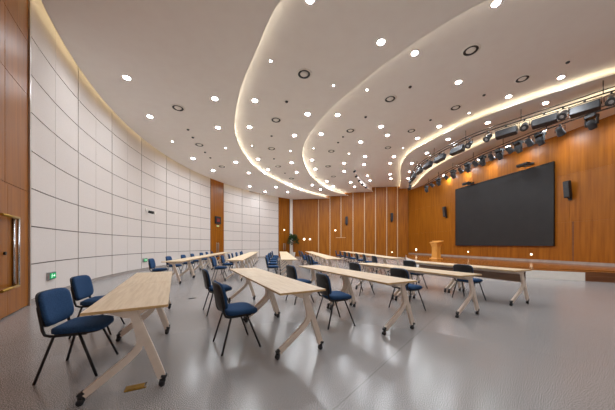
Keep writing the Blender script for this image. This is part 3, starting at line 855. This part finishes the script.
# ------------------------------------------------------------------ folding table
TW, TL, TH = .62, 1.62, .775
def make_table():
    r = empty('folding_table')                           # +y along its length, origin on the floor
    t = MB()
    w, l = TW / 2, TL / 2
    t.box((0, 0, TH - .0135), (TW, TL, .025), 0, None, .003)
    o = t.build('tabletop', [M_TOP, M_EDGE], r)
    for p in o.data.polygons:
        if abs(p.normal.z) < .5: p.material_index = 1
    for s in (-1, 1):
        y = s * .755
        g = MB()
        g.rectsweep([(.035, y, .74), (.10, y, .55), (.165, y, .37), (.216, y, .22), (.260, y, .08)], .066, .042)
        g.rectsweep([(-.302, y, .08), (-.15, y, .195), (-.02, y, .296), (.035, y, .345), (.075, y, .395), (.092, y, .45), (.085, y, .52), (.065, y, .61), (.035, y, .74)], .060, .040)
        lg = g.build('leg', M_CREAM, r)
        for x in (-.312, .268):
            c = MB()
            c.lathe([(.014, .03), (.02, .065), (.024, .10), (.016, .105)], (x, y, 0), 10)
            c.lathe([(.008, -.022), (.026, -.020), (.026, -.006), (.016, -.004), (.016, .004), (.026, .006), (.026, .020), (.008, .022)], (x - .010, y, .026), 14, axis='y')
            c.box((x + (.006 if x > 0 else -.004), y, .092), (.05, .044, .03), 0, Matrix.Rotation(.3 if x > 0 else -.6, 3, 'Y'), .004)
            c.box((x - .004, y, .05), (.05, .012, .035), 0, None, .004)
            c.build('caster', M_PLASTIC, lg)
        b = MB()
        b.add([(-.17, y - .012, .75), (.17, y - .012, .75), (.06, y - .012, .68), (-.02, y - .012, .68),
               (-.17, y + .012, .75), (.17, y + .012, .75), (.06, y + .012, .68), (-.02, y + .012, .68)],
              [(0, 1, 2, 3), (7, 6, 5, 4), (0, 4, 5, 1), (1, 5, 6, 2), (2, 6, 7, 3), (3, 7, 4, 0)])
        b.box((.02, y - s * .03, .715), (.09, .05, .06), 0, None, .006)
        b.build('flip_bracket', M_CREAM, r)
    MB().box((.03, 0, .697), (.035, 1.51, .055), 0, None, .005).build('crossbar', M_CREAM, r)
    return r
def modesty(r):
    MB().box((.24, 0, .60), (.016, 1.46, .25), 0, None, .003).build('modesty_panel', M_WOODP, r)
    MB().box((.24, 0, .47), (.024, 1.46, .014), 0, None, .003).build('modesty_rail', M_CREAM, r)
M_WOODP = noise_mat('brown_modesty_panel', srgb(132, 104, 84), srgb(150, 120, 98), .5, (6, 3, 20), 3)
CH = make_chair(); [c.data.transform(Matrix.Scale(1.035, 4, (0, 0, 1))) for c in kids(CH)]; TB = make_table()
CHP, TBP = Proto(CH), Proto(TB)
CH_OUT = {(0, 1): .34, (2, 0): .36, (3, 0): .36, (4, 0): .2}
ROWN = ['row beside the panelled wall', 'second row from the wall', 'middle row of tables', 'fourth row from the wall', 'front row facing the stage']
# near-left corner and heading (degrees from +y, towards -x) of each row, near and far block
NEAR = [((-1.85, 1.95), 28.8, 2), ((-.315, 2.75), 27.8, 2), ((1.165, 3.5), 25.5, 2), ((2.76, 4.33), 23.5, 2), ((4.48, 5.2), 20.5, 2)]
FARB = [((-4.88, 8.0), 9.6, 7), ((-3.0, 8.75), 8.6, 7), ((-1.0, 9.15), 7.0, 7), ((.78, 9.6), 5.0, 7), ((3.45, 10.1), 2.5, 7)]
chair_at = {0: [.86, .60], 1: [.72, .9], 2: [.84, .92], 3: [.88, .95], 4: [.86, .9]}
for ri in range(5):
    for blk, (nl, hd, n) in (('near', NEAR[ri]), ('far', FARB[ri])):
        h = hd * D2R; u = Vector((-math.sin(h), math.cos(h))); v = Vector((math.cos(h), math.sin(h))); p0 = Vector(nl)
        for i in range(n):
            c = p0 + v * (TW / 2) + u * (TL * (i + .5) + .006 * i)
            o = TBP.put((c.x, c.y, 0), h)
            pos = ('nearest the camera' if i == 0 else 'next to the aisle') if blk == 'near' else ('first past the aisle' if i == 0 else '%s past the aisle' % ORD[i])
            tag(o, 'maple flip-top table, %s, %s' % (pos, ROWN[ri]), 'table', 'maple flip-top tables in rows')
            if ri == 4 and blk == 'near': modesty(o)
            # one chair per table on its left side
            t = chair_at[ri][i] if blk == 'near' else .42 + .16 * random.random()
            out = .27 if blk == 'near' else .27 + random.uniform(-.06, .12)
            if ri == 0 and blk == 'near' and i == 0: out = .20
            if ri == 1 and blk == 'near': out = .33
            if blk == 'near' and (ri, i) in CH_OUT: out = CH_OUT[(ri, i)]
            c = p0 - v * out + u * (TL * i + t)
            o = CHP.put((c.x, c.y, 0), h + (-.17 if blk == 'near' and ri == 0 else random.uniform(-.10, .10)))
            tag(o, 'blue padded chair at the table %s, %s' % (pos, ROWN[ri]), 'chair', 'blue padded chairs at the tables')

# ------------------------------------------------------------------ world, camera, view
w = bpy.data.worlds.new('world'); SC.world = w; w.use_nodes = True
w.node_tree.nodes['Background'].inputs[0].default_value = (.02, .02, .02, 1)
cam = bpy.data.cameras.new('camera'); co = bpy.data.objects.new('camera', cam); COL.objects.link(co)
cam.sensor_width = 36; cam.lens = 36 * 240 / 615; cam.shift_y = 40 / 615
cam.clip_start = .05
co.location = (0, 0, 1.33); co.rotation_euler = (PI / 2, 0, 0)
SC.camera = co
vs = SC.view_settings
vs.view_transform = 'Standard'; vs.look = 'None'; vs.gamma = 1; vs.use_curve_mapping = False; vs.exposure = 0.0
cy = SC.cycles
cy.use_denoising = True; cy.max_bounces = 8; cy.diffuse_bounces = 6; cy.glossy_bounces = 4
cy.sample_clamp_indirect = 4; cy.caustics_reflective = False; cy.caustics_refractive = False
